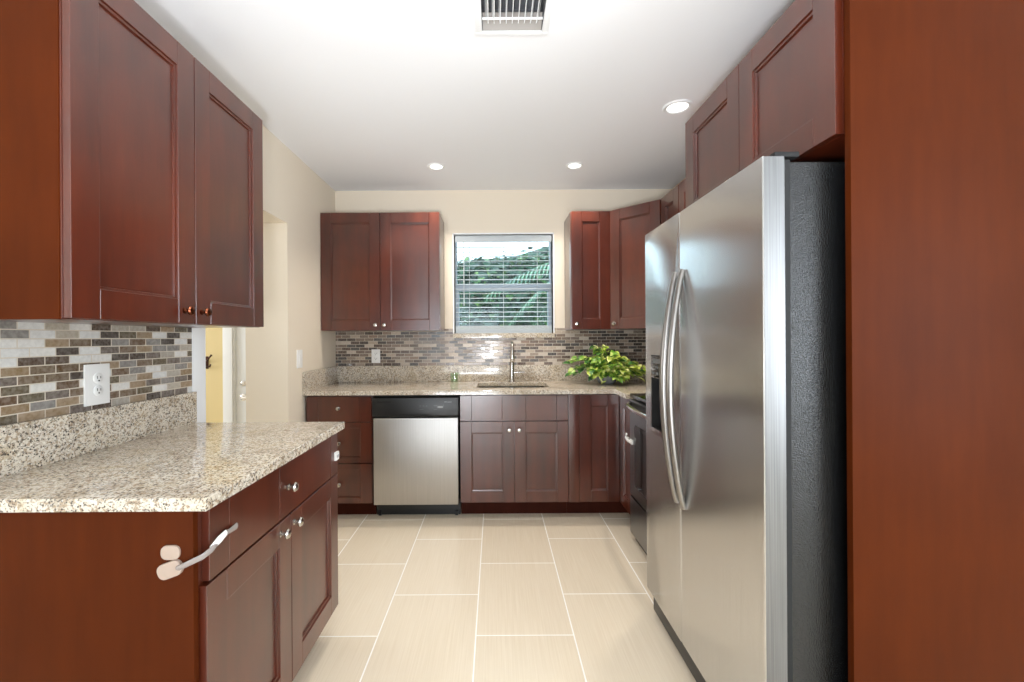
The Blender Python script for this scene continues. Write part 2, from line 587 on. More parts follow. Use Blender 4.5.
# coat hook on yellow wall
hk = thing('coat_hook', 'dark bronze double coat hook on the yellow wall', 'hook', (-2.785, 4.25, 1.055))
MB().box(-0.018, -0.008, -0.06, 0.018, 0, 0.06).build('back_plate', M['dark_bronze'], hk, 0.004)
h = MB()
h.tube([(0, -0.005, 0.02), (0.03, -0.04, 0.015), (0.06, -0.06, 0.045), (0.085, -0.062, 0.075)], [0.007, 0.007, 0.006, 0.009])
h.tube([(0, -0.005, -0.03), (0.03, -0.03, -0.045), (0.055, -0.04, -0.035), (0.062, -0.04, -0.015)], [0.006, 0.006, 0.006, 0.008])
h.build('hook_arm', M['dark_bronze'], hk)

# tile backsplash slabs (thin, on the walls)
bt = MB()
ZT0, ZT1 = 1.047, 1.345
bt.box(HWL, HWB - 0.008, ZT0 - 0.03, WX0 - 0.012, HWB, ZT1 + 0.01)
bt.box(WX0 - 0.012, HWB - 0.008, ZT0 - 0.03, WX1 + 0.012, HWB, 1.275)
bt.box(WX1 + 0.012, HWB - 0.008, ZT0 - 0.03, HWR, HWB, ZT1 + 0.01)
struct(bt.build('trim_1', M['tile_back'], smooth=False))
struct(MB().box(HWL, 1.0, ZT0 - 0.03, HWL + 0.008, 1.94, 1.36).build('trim_2', M['tile_side'], smooth=False))
struct(MB().box(HWR - 0.008, 2.08, ZT0 - 0.03, HWR, HWB - 0.008, 1.36).build('trim_3', M['tile_side'], smooth=False))
# thin white board on the wall at the near side of the opening
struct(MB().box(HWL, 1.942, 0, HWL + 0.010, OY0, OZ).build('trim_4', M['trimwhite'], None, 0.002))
# baseboard on far left wall piece
struct(MB().box(HWL, OY1 + 0.01, 0, HWL + 0.012, 3.08, 0.09).build('baseboard_left', M['trimwhite'], None, 0.002))

# kitchen window (frame, sash rails, panes)
wd = bpy.data.objects.new('window_1', None)
COL.objects.link(wd)
struct(wd)
wd.location = (0, HWB, 0)
f = MB()
# painted return/casing edge
f.box(WX0 - 0.012, -0.010, WZ0, WX0, 0.10, WZ1 + 0.012).box(WX1, -0.010, WZ0, WX1 + 0.012, 0.10, WZ1 + 0.012)
f.box(WX0 - 0.012, -0.010, WZ1, WX1 + 0.012, 0.10, WZ1 + 0.012)
f.build('window_casing', M['trimwhite'], wd, 0.002)
f = MB()
y0, y1 = 0.09, 0.14
f.box(WX0, y0, WZ0, WX0 + 0.016, y1, WZ1).box(WX1 - 0.016, y0, WZ0, WX1, y1, WZ1)
f.box(WX0, y0, WZ1 - 0.03, WX1, y1, WZ1).box(WX0, y0, WZ0, WX1, y1, WZ0 + 0.04)
f.box(WX0 + 0.012, y0 - 0.01, 1.682, WX1 - 0.012, y1, 1.738)
f.box(WX0 + 0.016, y0 - 0.008, WZ0 + 0.04, WX0 + 0.034, y1, 1.70).box(WX1 - 0.034, y0 - 0.008, WZ0 + 0.04, WX1 - 0.016, y1, 1.70)
f.build('window_frame', M['sash'], wd, 0.003)
MB().box(WX0 + 0.016, 0.112, WZ0 + 0.04, WX1 - 0.016, 0.116, 1.69).build('pane', M['pane'], wd)
MB().box(WX0 + 0.016, 0.124, 1.73, WX1 - 0.016, 0.128, WZ1 - 0.03).build('pane', M['pane'], wd)
MB().box(WX0 - 0.012, -0.02, 1.275, WX1 + 0.012, 0.09, WZ0).build('window_sill', M['granite'], wd, 0.002)

# venetian blind
bl = thing('venetian_blind', 'white horizontal slat blind hanging in the window over the sink', 'blind', (0.075, HWB + 0.045, WZ1))
bx = (WX1 - WX0) / 2 - 0.008
MB().box(-bx, -0.035, -0.062, bx, -0.025, -0.004).box(-bx, -0.03, -0.05, bx, 0.03, -0.004).build('head_rail', M['slat'], bl, 0.002)
ns = 17
z_top, z_bot = -0.10, -0.735
for i in range(ns):
    z = z_top + (z_bot - z_top) * i / (ns - 1)
    s = MB()
    pr = []
    for k in range(7):
        t = k / 6
        pr.append((-0.024 + 0.048 * t, 0.0035 * math.sin(math.pi * t) + (t - 0.5) * 0.004))
    vs = [(sx, p[0], p[1] + dz) for sx in (-bx, bx) for dz in (0, 0.0018) for p in pr]
    n = 7
    fs = []
    for k in range(6):
        fs += [(k, k + 1, 2 * n + k + 1, 2 * n + k), (n + k, 3 * n + k, 3 * n + k + 1, n + k + 1)]
    fs += [(0, 2 * n, 3 * n, n), (n - 1, 2 * n - 1, 4 * n - 1, 3 * n - 1)]
    s.add(vs, fs)
    s.build('slat', M['slat'], bl, loc=(0, 0, z))
br_ = MB()
for k in range(7):
    zz = -0.828 + 0.0085 * k
    br_.box(-bx, -0.024 + 0.001 * (k % 2), zz, bx, 0.024 + 0.001 * (k % 2), zz + 0.006)
br_.build('stacked_slats', M['slat'], bl)
MB().box(-bx, -0.026, -0.842, bx, 0.026, -0.829).build('bottom_rail', M['slat'], bl, 0.003)
for cx in (-0.29, 0.0, 0.29):
    MB().tube([(cx, -0.026, -0.05), (cx, -0.026, -0.835)], 0.0012, 6).tube([(cx, 0.026, -0.05), (cx, 0.026, -0.835)], 0.0012, 6).build('ladder_cord', M['slat'], bl)
MB().tube([(-0.335, -0.04, -0.05), (-0.335, -0.042, -0.60)], 0.004, 8).build('tilt_wand', M['slat'], bl)

G_B, G_U = 'cherry base cabinets', 'cherry wall cabinets'
# ------------------------------------------------------------------ cabinets (local frame: x along, front at y=0 facing -y)
DT = 0.02
knob_prof = [(0.010, 0), (0.010, 0.002), (0.0055, 0.004), (0.005, 0.012), (0.009, 0.016), (0.0150, 0.020), (0.0160, 0.024), (0.0125, 0.029), (0.004, 0.031)]


def knob(parent, x, z, y=-DT, mat='nickel'):
    return MB().lathe(knob_prof, (x, y, z), (0, -1, 0), 24).build('knob', M[mat], parent)


def panel_door(parent, x0, x1, z0, z1, name='door', stile=0.078, kn=None, mat='wood', rail=None, kmat='nickel'):
    """five piece shaker door with a stepped inner moulding"""
    rail = rail or stile
    g = 0.0021
    x0 += g; x1 -= g; z0 += g; z1 -= g
    d = MB()
    d.box(x0, -DT, z0, x0 + stile, 0, z1).box(x1 - stile, -DT, z0, x1, 0, z1)
    d.box(x0 + stile + 0.0010, -DT, z0, x1 - stile - 0.0010, 0, z0 + rail).box(x0 + stile + 0.0010, -DT, z1 - rail, x1 - stile - 0.0010, 0, z1)
    o = None
    a0, a1, c0, c1 = x0 + stile, x1 - stile, z0 + rail, z1 - rail
    me = MB()
    # stepped moulding ring: (inset, y)
    rings = [(0.0, -DT + 0.0015), (0.001, -DT + 0.0055), (0.008, -DT + 0.0065), (0.0095, -DT + 0.0125), (0.014, -DT + 0.0125)]
    vs, fs = [], []
    for ins, y in rings:
        vs += [(a0 + ins, y, c0 + ins), (a1 - ins, y, c0 + ins), (a1 - ins, y, c1 - ins), (a0 + ins, y, c1 - ins)]
    for r in range(len(rings) - 1):
        for k in range(4):
            k2 = (k + 1) % 4
            fs.append((r * 4 + k, r * 4 + k2, (r + 1) * 4 + k2, (r + 1) * 4 + k))
    L = (len(rings) - 1) * 4
    fs.append((L, L + 1, L + 2, L + 3))
    o = d.build(name, M[mat], parent, 0.0008, 1)
    pm = MB().add(vs, fs)
    p = pm.build('panel', M[mat], None, smooth=False)
    # join the moulding and panel into the door mesh
    bm = bmesh.new()
    bm.from_mesh(o.data)
    bm.from_mesh(p.data)
    bm.to_mesh(o.data)
    bm.free()
    bpy.data.objects.remove(p)
    if kn: knob(o, kn[0], kn[1], mat=kmat)
    return o


def slab_drawer(parent, x0, x1, z0, z1, centre=False, kn=None, name='drawer', inner=False):
    """five piece flat drawer front: stiles with slightly lower fields"""
    if inner:
        return panel_door(parent, x0, x1, z0, z1, name, 0.078, kn, rail=0.036)
    g = 0.0021
    x0 += g; x1 -= g; z0 += g; z1 -= g
    s = 0.08
    e = 0.0013   # shadow joint between stile and field
    d = MB().box(x0, -DT, z0, x0 + s, 0, z1).box(x1 - s, -DT, z0, x1, 0, z1)
    if centre:
        cw = 0.165 if (x1 - x0) < 0.8 else 0.165
        cm = (x0 + x1) / 2
        d.box(cm - cw / 2, -DT, z0, cm + cw / 2, 0, z1)
        d.box(x0 + s + e, -DT + 0.0010, z0, cm - cw / 2 - e, 0, z1).box(cm + cw / 2 + e, -DT + 0.0010, z0, x1 - s - e, 0, z1)
    else:
        d.box(x0 + s + e, -DT + 0.0010, z0, x1 - s - e, 0, z1)
    o = d.build(name, M['wood'], parent, 0.0008, 1)
    if kn: knob(o, kn[0], kn[1])
    return o


BZ0, BZ1, BSP = 0.118, 0.880, 0.690    # base door bottom, top, drawer split
UZ0, UZ1 = 1.338, 2.250               # upper cabinets

# --- left run (faces +X): local x -> +Y, local y -> -X
FXL = -0.71
LB = thing('base_cabinet', 'near left cherry base cabinet with strap latch and one wide drawer', 'cabinet', (FXL, 1.03, 0), math.radians(90), group=G_B)
w = 0.89
MB().box(0, 0, BZ0, w, 0.63, BZ1).build('body', M['wood'], LB, 0.001)
MB().box(-0.004, -0.003, 0.0, 0.014, 0.632, BZ1).build('end_panel', M['side'], LB, 0.001)
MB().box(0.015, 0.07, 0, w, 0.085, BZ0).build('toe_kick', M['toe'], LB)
slab_drawer(LB, 0.026, w, BSP + 0.002, BZ1 - 0.008, True, (w / 2 - 0.012, 0.784))
panel_door(LB, 0.016, w / 2 + 0.008, BZ0, BSP, kn=(w / 2 - 0.067, 0.652))
panel_door(LB, w / 2 + 0.008, w, BZ0, BSP, kn=(w / 2 + 0.026, 0.652))
# --- left upper
FXU = -1.047
LU = thing('wall_cabinet', 'large two-door cherry wall cabinet above the near left granite counter', 'cabinet', (FXU, 1.065, 0), math.radians(90), group=G_U)
w = 0.892
ZL = 1.328
MB().box(0.0, 0, ZL, w, 0.296, UZ1).build('body', M['wood'], LU, 0.001)
MB().box(-0.003, 0.004, ZL - 0.001, 0.003, 0.297, UZ1 + 0.001).build('side_panel', M['side'], LU)
panel_door(LU, 0, w / 2, ZL, UZ1, kn=(w / 2 - 0.055, ZL + 0.044), kmat='bronze')  # knob tint stands in for wood mirrored in nickel
panel_door(LU, w / 2, w, ZL, UZ1, kn=(w / 2 + 0.030, ZL + 0.044), kmat='bronze')

# --- back run, uppers
FYU = 3.41
B1 = thing('wall_cabinet', 'two-door cherry wall cabinet left of the window', 'cabinet', (-1.342, FYU, 0), group=G_U)
w = 0.918
MB().box(0, 0, UZ0, w, HWB - FYU - 0.002, UZ1).build('body', M['wood'], B1, 0.001)
panel_door(B1, 0, w / 2, UZ0, UZ1, kn=(w / 2 - 0.034, UZ0 + 0.042))
panel_door(B1, w / 2, w, UZ0, UZ1, kn=(w / 2 + 0.034, UZ0 + 0.042))
B2 = thing('wall_cabinet', 'narrow single-door cherry wall cabinet just right of the window', 'cabinet', (0.590, FYU, 0), group=G_U)
w = 0.302
MB().box(0, 0, UZ0, w, HWB - FYU - 0.002, UZ1).build('body', M['wood'], B2, 0.001)
panel_door(B2, 0.004, w, UZ0, UZ1, kn=(0.04, UZ0 + 0.042))
# diagonal corner cabinet
cx0, cy0, cx1, cy1 = 0.894, FYU, 1.194, 3.11
B3 = thing('wall_cabinet', 'diagonal corner cherry wall cabinet above the leafy plant', 'cabinet', (cx0, cy0, 0), math.radians(-45), group=G_U)
wd_ = math.hypot(cx1 - cx0, cy1 - cy0)
R45 = Matrix.Rotation(math.radians(45), 2)
pl = [R45 @ Vector((a - cx0, b_ - cy0)) for a, b_ in ((cx0 + 0.001, cy0), (cx1, cy1 + 0.001), (HWR - 0.002, cy1 + 0.001), (HWR - 0.002, HWB - 0.002), (cx0 + 0.001, HWB - 0.002))]
MB().prism([(p.x, p.y) for p in pl], UZ0, UZ1).build('body', M['wood'], B3, 0.001)
panel_door(B3, 0.012, wd_ - 0.012, UZ0, UZ1, kn=(0.05, UZ0 + 0.042))
# right run uppers
B4 = thing('wall_cabinet', 'slim cherry wall cabinet on the right wall beside the diagonal corner cabinet', 'cabinet', (1.194, 3.105, 0), math.radians(-90), group=G_U)
MB().box(0, 0, UZ0, 0.30, 0.308, UZ1).build('body', M['wood'], B4, 0.001)
panel_door(B4, 0.002, 0.30, UZ0, UZ1, kn=(0.04, UZ0 + 0.042))
B5 = thing('wall_cabinet', 'short cherry wall cabinet high over the range, mostly behind the refrigerator', 'cabinet', (1.194, 2.80, 0), math.radians(-90), group=G_U)
MB().box(0, 0, 1.80, 0.76, 0.308, UZ1).build('body', M['wood'], B5, 0.001)
panel_door(B5, 0, 0.38, 1.80, UZ1, kn=(0.345, 1.84))
panel_door(B5, 0.38, 0.76, 1.80, UZ1, kn=(0.415, 1.84))
# over the fridge
B6 = thing('wall_cabinet', 'deep two-door cherry cabinet above the stainless refrigerator', 'cabinet', (0.894, 2.012, 0), math.radians(-90), group=G_U)
MB().box(0, 0, 1.792, 0.888, 0.608, UZ1).build('body', M['wood'], B6, 0.001)
panel_door(B6, 0.002, 0.444, 1.79, UZ1, kn=(0.4, 1.83))
panel_door(B6, 0.444, 0.888, 1.79, UZ1, kn=(0.488, 1.83))
# fridge end panel
ep = MB().box(0, 0, 0, 0.6105, 0.019, CEIL - 0.001).build('refrigerator_end_panel', M['side'], None, 0.001, loc=(0.8925, 1.100, 0))
tag(ep, 'tall flat cherry end panel beside the refrigerator at the right edge', 'panel')

# --- back run, base
FYB = 3.11
def base(name_label, x0, wdt, depth=0.605):
    t = thing('base_cabinet', name_label, 'cabinet', (x0, FYB, 0), group=G_B)
    MB().box(0, 0, BZ0, wdt, depth, BZ1).build('body', M['wood'], t, 0.001)
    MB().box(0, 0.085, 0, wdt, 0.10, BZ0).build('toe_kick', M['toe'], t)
    return t

D1 = base('three-drawer cherry base cabinet left of the dishwasher', -1.329, 0.460)
slab_drawer(D1, 0, 0.46, BSP + 0.002, BZ1 - 0.008, False, (0.23, 0.788))
slab_drawer(D1, 0, 0.46, 0.400, BSP - 0.001, kn=(0.23, 0.542), inner=True)
slab_drawer(D1, 0, 0.46, BZ0, 0.398, kn=(0.23, 0.254), inner=True)
S1 = thing('base_cabinet', 'cherry sink base cabinet with two doors under the sink', 'cabinet', (-0.250, FYB, 0), group=G_B)
sb = MB().box(0, 0, BZ0, 0.018, 0.605, BZ1).box(0.744, 0, BZ0, 0.762, 0.605, BZ1).box(0.018, 0, BZ0, 0.744, 0.605, BZ0 + 0.018)
sb.box(0.018, 0.595, BZ0 + 0.018, 0.744, 0.605, BZ1).box(0.018, 0, BZ1 - 0.05, 0.744, 0.018, BZ1).box(0.018, 0, 0.67, 0.744, 0.018, 0.70).box(0.362, 0, BZ0 + 0.018, 0.40, 0.018, 0.67)
sb.build('body', M['wood'], S1, 0.001)
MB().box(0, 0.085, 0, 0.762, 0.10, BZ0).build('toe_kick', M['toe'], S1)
slab_drawer(S1, 0, 0.762, BSP + 0.002, BZ1 - 0.008, True, None, 'false_front')
panel_door(S1, 0, 0.381, BZ0, BSP, kn=(0.381 - 0.035, BSP - 0.06))
panel_door(S1, 0.381, 0.762, BZ0, BSP, kn=(0.381 + 0.035, BSP - 0.06))
# corner lazy susan cabinet, L-shaped
C1 = thing('base_cabinet', 'L-shaped cherry corner base cabinet beneath the leafy plant, beside the range', 'cabinet', (0.513, FYB, 0), group=G_B)
X = lambda v: v - 0.513
Yl = lambda v: v - FYB
Lp = [(X(0.513), 0), (X(0.890), 0), (X(0.890), Yl(2.812)), (X(1.500), Yl(2.812)), (X(1.500), 0.605), (X(0.513), 0.605)]
MB().prism(Lp, BZ0, BZ1).build('body', M['wood'], C1, 0.001)
tk = [(X(0.513), 0.085), (X(0.975), 0.085), (X(0.975), Yl(2.812)), (X(0.99), Yl(2.812)), (X(0.99), 0.10), (X(0.513), 0.10)]
MB().prism(tk, 0, BZ0).build('toe_kick', M['toe'], C1)
MB().box(0, -DT, BZ0, X(0.588), 0, BZ1 - 0.006).build('filler_strip', M['wood'], C1, 0.001)
panel_door(C1, X(0.588), X(0.868), BZ0, BZ1 - 0.006)
dr = bpy.data.objects.new('door', None)
# second leaf, facing left, built in a turned frame
tmp = panel_door(C1, 0.0, 0.275, BZ0, BZ1 - 0.006)
tmp.rotation_euler = (0, 0, math.radians(-90))
tmp.location = (X(0.890), Yl(3.088), 0)
bpy.data.objects.remove(dr)

# ------------------------------------------------------------------ worktops
CT = 0.912
def top_mesh(outer, hole, z0, z1):
    bm = bmesh.new()
    loops = []
    for pts in [outer] + ([hole] if hole else []):
        vs = [bm.verts.new((x, y, z1)) for x, y in pts]
        es = [bm.edges.new((vs[i], vs[(i + 1) % len(vs)])) for i in range(len(vs))]
        loops.append(es)
    bmesh.ops.triangle_fill(bm, use_beauty=True, edges=[e for l in loops for e in l])
    for f_ in bm.faces:
        f_.normal_update()
        if f_.normal.z < 0: f_.normal_flip()
    r = bmesh.ops.extrude_face_region(bm, geom=list(bm.faces))
    for v in [g for g in r['geom'] if isinstance(g, bmesh.types.BMVert)]:
        v.co.z = z0
    bmesh.ops.recalc_face_normals(bm, faces=bm.faces)
    es = [e for e in bm.edges if len(e.link_faces) == 2 and e.calc_face_angle(0) > 1.0 and e.verts[0].co.z > z1 - 1e-5 and e.verts[1].co.z > z1 - 1e-5]
    bmesh.ops.bevel(bm, geom=es, offset=0.004, segments=3, profile=0.6, affect='EDGES', clamp_overlap=True)
    me = bpy.data.meshes.new('slab')
    bm.to_mesh(me)
    bm.free()
    me.polygons.foreach_set('use_smooth', [True] * len(me.polygons))
    me.set_sharp_from_angle(angle=math.radians(30))
    return me

def slab(name, outer, hole, parent):
    me = top_mesh(outer, hole, CT - 0.030, CT)
    me.materials.append(M['granite'])
    o = bpy.data.objects.new(name, me)
    COL.objects.link(o)
    o.parent = parent
    return o

ct = thing('countertop', 'granite worktop with cut-out sink running under the window', 'countertop', (0, 0, 0), group='granite worktops')
SX0, SX1, SY0, SY1 = -0.14, 0.40, 3.22, 3.60
slab('slab', [(HWL + 0.002, 3.058), (0.835, 3.058), (0.835, 2.808), (HWR - 0.002, 2.808), (HWR - 0.002, HWB - 0.009), (HWL + 0.002, HWB - 0.009)],
     rrect(SX0, SY0, SX1, SY1, 0.06), ct)
b1 = MB().box(HWL + 0.022, HWB - 0.029, CT, HWR - 0.03, HWB - 0.009, ZT0)
b1.build('back_upstand', M['granite'], ct, 0.0015)
MB().box(HWL + 0.002, 3.062, CT, HWL + 0.022, HWB - 0.029, ZT0).build('side_upstand', M['granite'], ct, 0.0015)
MB().box(HWR - 0.028, 2.81, CT, HWR - 0.009, HWB - 0.03, ZT0).build('side_upstand', M['granite'], ct, 0.0015)
ct2 = thing('countertop', 'glossy granite worktop on the near left cabinet', 'countertop', (0, 0, 0), group='granite worktops')
slab('slab', [(HWL + 0.002, 1.008), (-0.664, 1.008), (-0.664, 1.935), (HWL + 0.002, 1.935)], None, ct2)
MB().box(HWL + 0.009, 1.010, CT, HWL + 0.029, 1.94, ZT0).build('back_upstand', M['granite'], ct2, 0.0015)

# sink bowl
sk = thing('sink', 'undermount stainless sink below the window', 'sink', (0.13, 3.41, CT - 0.03))
outer = rrect(-0.275, -0.195, 0.275, 0.195, 0.06)
inner = rrect(-0.262, -0.182, 0.262, 0.182, 0.055)
bot = rrect(-0.235, -0.155, 0.235, 0.155, 0.05)
vs = [(x, y, -0.001) for x, y in outer] + [(x, y, -0.001) for x, y in inner] + [(x, y, -0.165) for x, y in inner] + [(x, y, -0.18) for x, y in bot]
n = len(outer)
fs = []
for r in range(3):
    for k in range(n):
        k2 = (k + 1) % n
        fs.append((r * n + k, r * n + k2, (r + 1) * n + k2, (r + 1) * n + k))
fs.append(tuple(range(3 * n, 4 * n)))
MB().add(vs, fs).build('bowl', M['sink'], sk)
MB().lathe([(0.045, 0), (0.045, 0.003), (0.03, 0.004), (0.025, 0.001)], (0, 0.03, -0.18), (0, 0, 1)).build('drain', M['chrome'], sk)

# faucet
fa = thing('faucet', 'tall chrome pull-down kitchen faucet behind the sink', 'faucet', (0.138, 3.635, CT))
MB().lathe([(0.030, 0), (0.030, 0.006), (0.020, 0.016), (0.019, 0.10), (0.018, 0.165), (0.015, 0.175)], (0, 0, 0), (0, 0, 1), 24).build('base', M['nickel'], fa)
arc = [(0, 0, 0.165), (0, 0, 0.27)]
for k in range(1, 10):
    a = math.radians(180 - 20 * k)
    arc.append((0.0, -0.055 - 0.055 * math.cos(a) * 1.0, 0.27 + 0.055 * math.sin(a)))
arc = [(p[0], p[1], p[2]) for p in arc]
arc.append((0, -0.110, 0.255))
MB().tube(arc, 0.0105, 14).build('spout', M['nickel'], fa)
MB().lathe([(0.012, 0), (0.014, 0.01), (0.017, 0.05), (0.018, 0.09), (0.015, 0.095)], (0, -0.110, 0.262), (0, 0, -1), 20).build('spray_head', M['chrome'], fa)
MB().tube([(0.016, 0, 0.075), (0.045, -0.005, 0.078), (0.105, -0.02, 0.080)], [0.011, 0.008, 0.007], 12).build('lever', M['chrome'], fa)
# small pale green see-through vessel
gg = MB().lathe([(0.026, 0.001), (0.030, 0.004), (0.034, 0.075), (0.031, 0.075), (0.027, 0.008), (0.001, 0.007)], (0, 0, 0), (0, 0, 1), 24, caps=True).build('small_green_vessel', M['green_glass'], loc=(-0.338, 3.635, CT))
tag(gg, 'small pale green see-through vessel left of the faucet', 'glass')

# ------------------------------------------------------------------ outlets and switch
def outlet(label, loc, rz, wdt=0.085, hgt=0.128, kind='outlet'):
    t = thing('wall_outlet' if kind == 'outlet' else 'light_switch', label, kind, loc, rz, 'wall outlets' if kind == 'outlet' else None)
    MB().box(-wdt / 2, -0.006, -hgt / 2, wdt / 2, 0, hgt / 2).build('cover_plate', M['white'], t, 0.002)
    if kind == 'outlet':
        for s in (-1, 1):
            o = MB().lathe([(0.0175, 0), (0.0175, 0.0025), (0.016, 0.0035)], (0, -0.006, s * 0.0205), (0, -1, 0), 24)
            q = o.build('socket', M['white'], t)
            z = s * 0.0205
            MB().box(-0.0075, -0.0102, z - 0.001, -0.0055, -0.0092, z + 0.008).box(0.0055, -0.0102, z - 0.001, 0.0075, -0.0092, z + 0.007).lathe(
                [(0.0026, 0), (0.0026, 0.001)], (0, -0.0092, z - 0.008), (0, -1, 0), 12).build('slots', M['blackgap'], q)
    else:
        MB().box(-0.016, -0.009, -0.032, 0.016, -0.006, 0.032).build('rocker', M['white'], t, 0.001)
    return t

outlet('white duplex outlet on the mosaic tile above the near left counter', (HWL + 0.008, 1.474, 1.128), math.radians(90), 0.092, 0.136)
outlet('small white outlet on the back tile left of the sink', (-1.005, HWB - 0.008, 1.128), 0, 0.072, 0.115)
outlet('white rocker light switch on the cream wall past the opening', (HWL, 3.02, 1.14), math.radians(90), 0.08, 0.125, 'switch')

# ------------------------------------------------------------------ dishwasher
dw = thing('dishwasher', 'stainless dishwasher with black control panel between base cabinets', 'dishwasher', (-0.867, FYB, 0))
W = 0.613
MB().box(0.006, 0.02, 0.10, W - 0.006, 0.58, 0.872).build('body', M['blackgap'], dw)
MB().box(0.010, -0.024, 0.108, W - 0.010, 0.02, 0.716).build('door', M['steel_dw'], dw, 0.004)
cpn = MB()
# control panel bulging slightly with scooped grip
prof = [(-0.020, 0.722), (-0.032, 0.735), (-0.034, 0.80), (-0.028, 0.858), (-0.018, 0.862), (0.02, 0.862), (0.02, 0.722)]
cpn.prism(prof, 0.006, W - 0.006, axis='x')
cp = cpn.build('control_panel', M['black'], dw, 0.001)
MB().prism([(0.17, 0.733), (0.22, 0.727), (0.40, 0.727), (0.45, 0.733), (0.40, 0.745), (0.22, 0.745)], -0.0350, -0.030, axis='y').build('grip_recess', M['blackgap'], dw)
MB().box(0.04, -0.0335, 0.826, 0.135, -0.028, 0.838).build('latch_slot', M['blackgap'], dw)
def text_mesh(txt, size, mat, parent, loc, rot, name):
    cu = bpy.data.curves.new(name, 'FONT')
    cu.body = txt
    cu.size = size
    cu.extrude = 0.0002
    cu.align_x = 'CENTER'
    tmp = bpy.data.objects.new(name, cu)
    COL.objects.link(tmp)
    dg = bpy.context.evaluated_depsgraph_get()
    me = bpy.data.meshes.new_from_object(tmp.evaluated_get(dg))
    bpy.data.objects.remove(tmp)
    me.materials.clear()
    me.materials.append(mat)
    o = bpy.data.objects.new(name, me)
    COL.objects.link(o)
    o.parent = parent
    o.location = loc
    o.rotation_euler = rot
    return o
for (a, b_, c_, e_) in ((0.435, 0.800, 0.462, 0.808), (0.50, 0.795, 0.505, 0.812), (0.335, 0.800, 0.348, 0.806), (0.357, 0.800, 0.370, 0.806), (0.379, 0.800, 0.392, 0.806),
                        (0.335, 0.776, 0.365, 0.780), (0.435, 0.776, 0.460, 0.780)):
    MB().box(a, -0.0352, b_, c_, -0.033, e_).build('button_mark', M['dimmark'], dw)
MB().prism([(0.462, 0.790), (0.500, 0.790), (0.500, 0.798), (0.494, 0.801), (0.470, 0.801), (0.462, 0.798)], -0.0356, -0.033, axis='y').build('start_button', M['greymark'], dw)
text_mesh('Whirlpool', 0.0125, M['greymark'], dw, (0.534, -0.0325, 0.826), (math.radians(90 - 6), 0, 0), 'maker_badge')
MB().box(0.004, 0.080, 0.0, W - 0.004, 0.095, 0.102).box(0.02, 0.06, 0.0, 0.04, 0.081, 0.03).box(W - 0.04, 0.06, 0, W - 0.02, 0.081, 0.03).build('toe_kick', M['black'], dw)

# ------------------------------------------------------------------ range (faces -X)
rg = thing('range', 'black and stainless slide-in range between corner cabinet and refrigerator', 'range', (0.89, 2.798, 0), math.radians(-90))
W = 0.722
MB().box(0.0, 0.0, 0.03, W, 0.60, 0.895).build('body', M['black'], rg, 0.002)
MB().box(-0.002, -0.035, 0.895, W + 0.002, 0.60, 0.918).build('cooktop', M['blackglass'], rg, 0.004)
for (a, b_, r) in ((0.18, 0.14, 0.10), (0.54, 0.14, 0.08), (0.18, 0.42, 0.08), (0.54, 0.42, 0.10)):
    MB().lathe([(r, 0), (r, 0.0006), (r - 0.004, 0.0006), (r - 0.004, 0)], (a, b_, 0.9182), (0, 0, 1), 40, caps=False).build('burner_ring', M['dimmark'], rg)
MB().box(0, 0.52, 0.918, W, 0.60, 1.08).build('backguard', M['blackglass'], rg, 0.006)
dr = MB().box(0.004, -0.038, 0.285, W - 0.004, 0.0, 0.884).build('oven_door', M['range_steel'], rg, 0.004)
MB().prism(rrect(0.10, 0.36, W - 0.10, 0.74, 0.03), -0.0395, -0.036, axis='y').build('door_window', M['blackglass'], dr)
MB().box(0.004, -0.041, 0.83, W - 0.004, -0.03, 0.873).build('door_trim', M['black'], dr, 0.002)
hp = []
for k in range(13):
    t = k / 12
    hp.append((0.03 + (W - 0.06) * t, -0.040 - 0.058 * math.sin(math.pi * t) ** 0.35, 0.856))
MB().tube(hp, 0.015, 12, flat=((0, 1, 0), 0.9)).build('door_handle', M['chrome'], dr)
MB().box(0.004, -0.038, 0.045, W - 0.004, 0.0, 0.272).build('drawer', M['range_steel'], rg, 0.004)
MB().box(0.02, -0.01, 0.0, W - 0.02, 0.50, 0.03).build('plinth', M['blackgap'], rg)
# child latch on the oven door corner
cl1 = thing('child_latch', 'white child latch strap bridging the cabinet edge and oven door', 'latch', (0.845, 2.79, 0.622), math.radians(-90))
MB().box(-0.035, -0.004, -0.016, -0.005, 0.006, 0.016).build('pad', M['white'], cl1, 0.004)
MB().box(0.03, -0.006, -0.012, 0.075, 0.006, 0.016).build('pad', M['white'], cl1, 0.004)
MB().tube([(-0.02, -0.006, 0.0), (0.0, -0.02, 0.018), (0.025, -0.02, 0.010), (0.05, -0.009, 0.002)], 0.006, 8, flat=((0, 0, 1), 1.6)).build('strap', M['white'], cl1)
MB().lathe([(0.008, 0), (0.008, 0.006), (0.004, 0.008)], (-0.02, -0.006, 0.034), (0, -1, 0), 12).tube([(-0.02, -0.01, 0.0), (-0.02, -0.012, 0.036)], 0.004, 8).build('release_tab', M['white'], cl1)

# ------------------------------------------------------------------ refrigerator (faces -X): local x -> -Y, local y -> +X
FX = 0.705
fg = thing('refrigerator', 'side-by-side stainless refrigerator with curved handles and ice dispenser', 'refrigerator', (FX, 2.065, 0), math.radians(-90))
W = 0.910
MB().box(0.006, 0.072, 0.03, W - 0.006, 0.76, 1.735).build('body', M['fridge_side'], fg, 0.004)
MB().box(0.004, 0.060, 0.06, W - 0.004, 0.074, 1.74).build('door_gasket', M['blackgap'], fg)
XS = 0.388
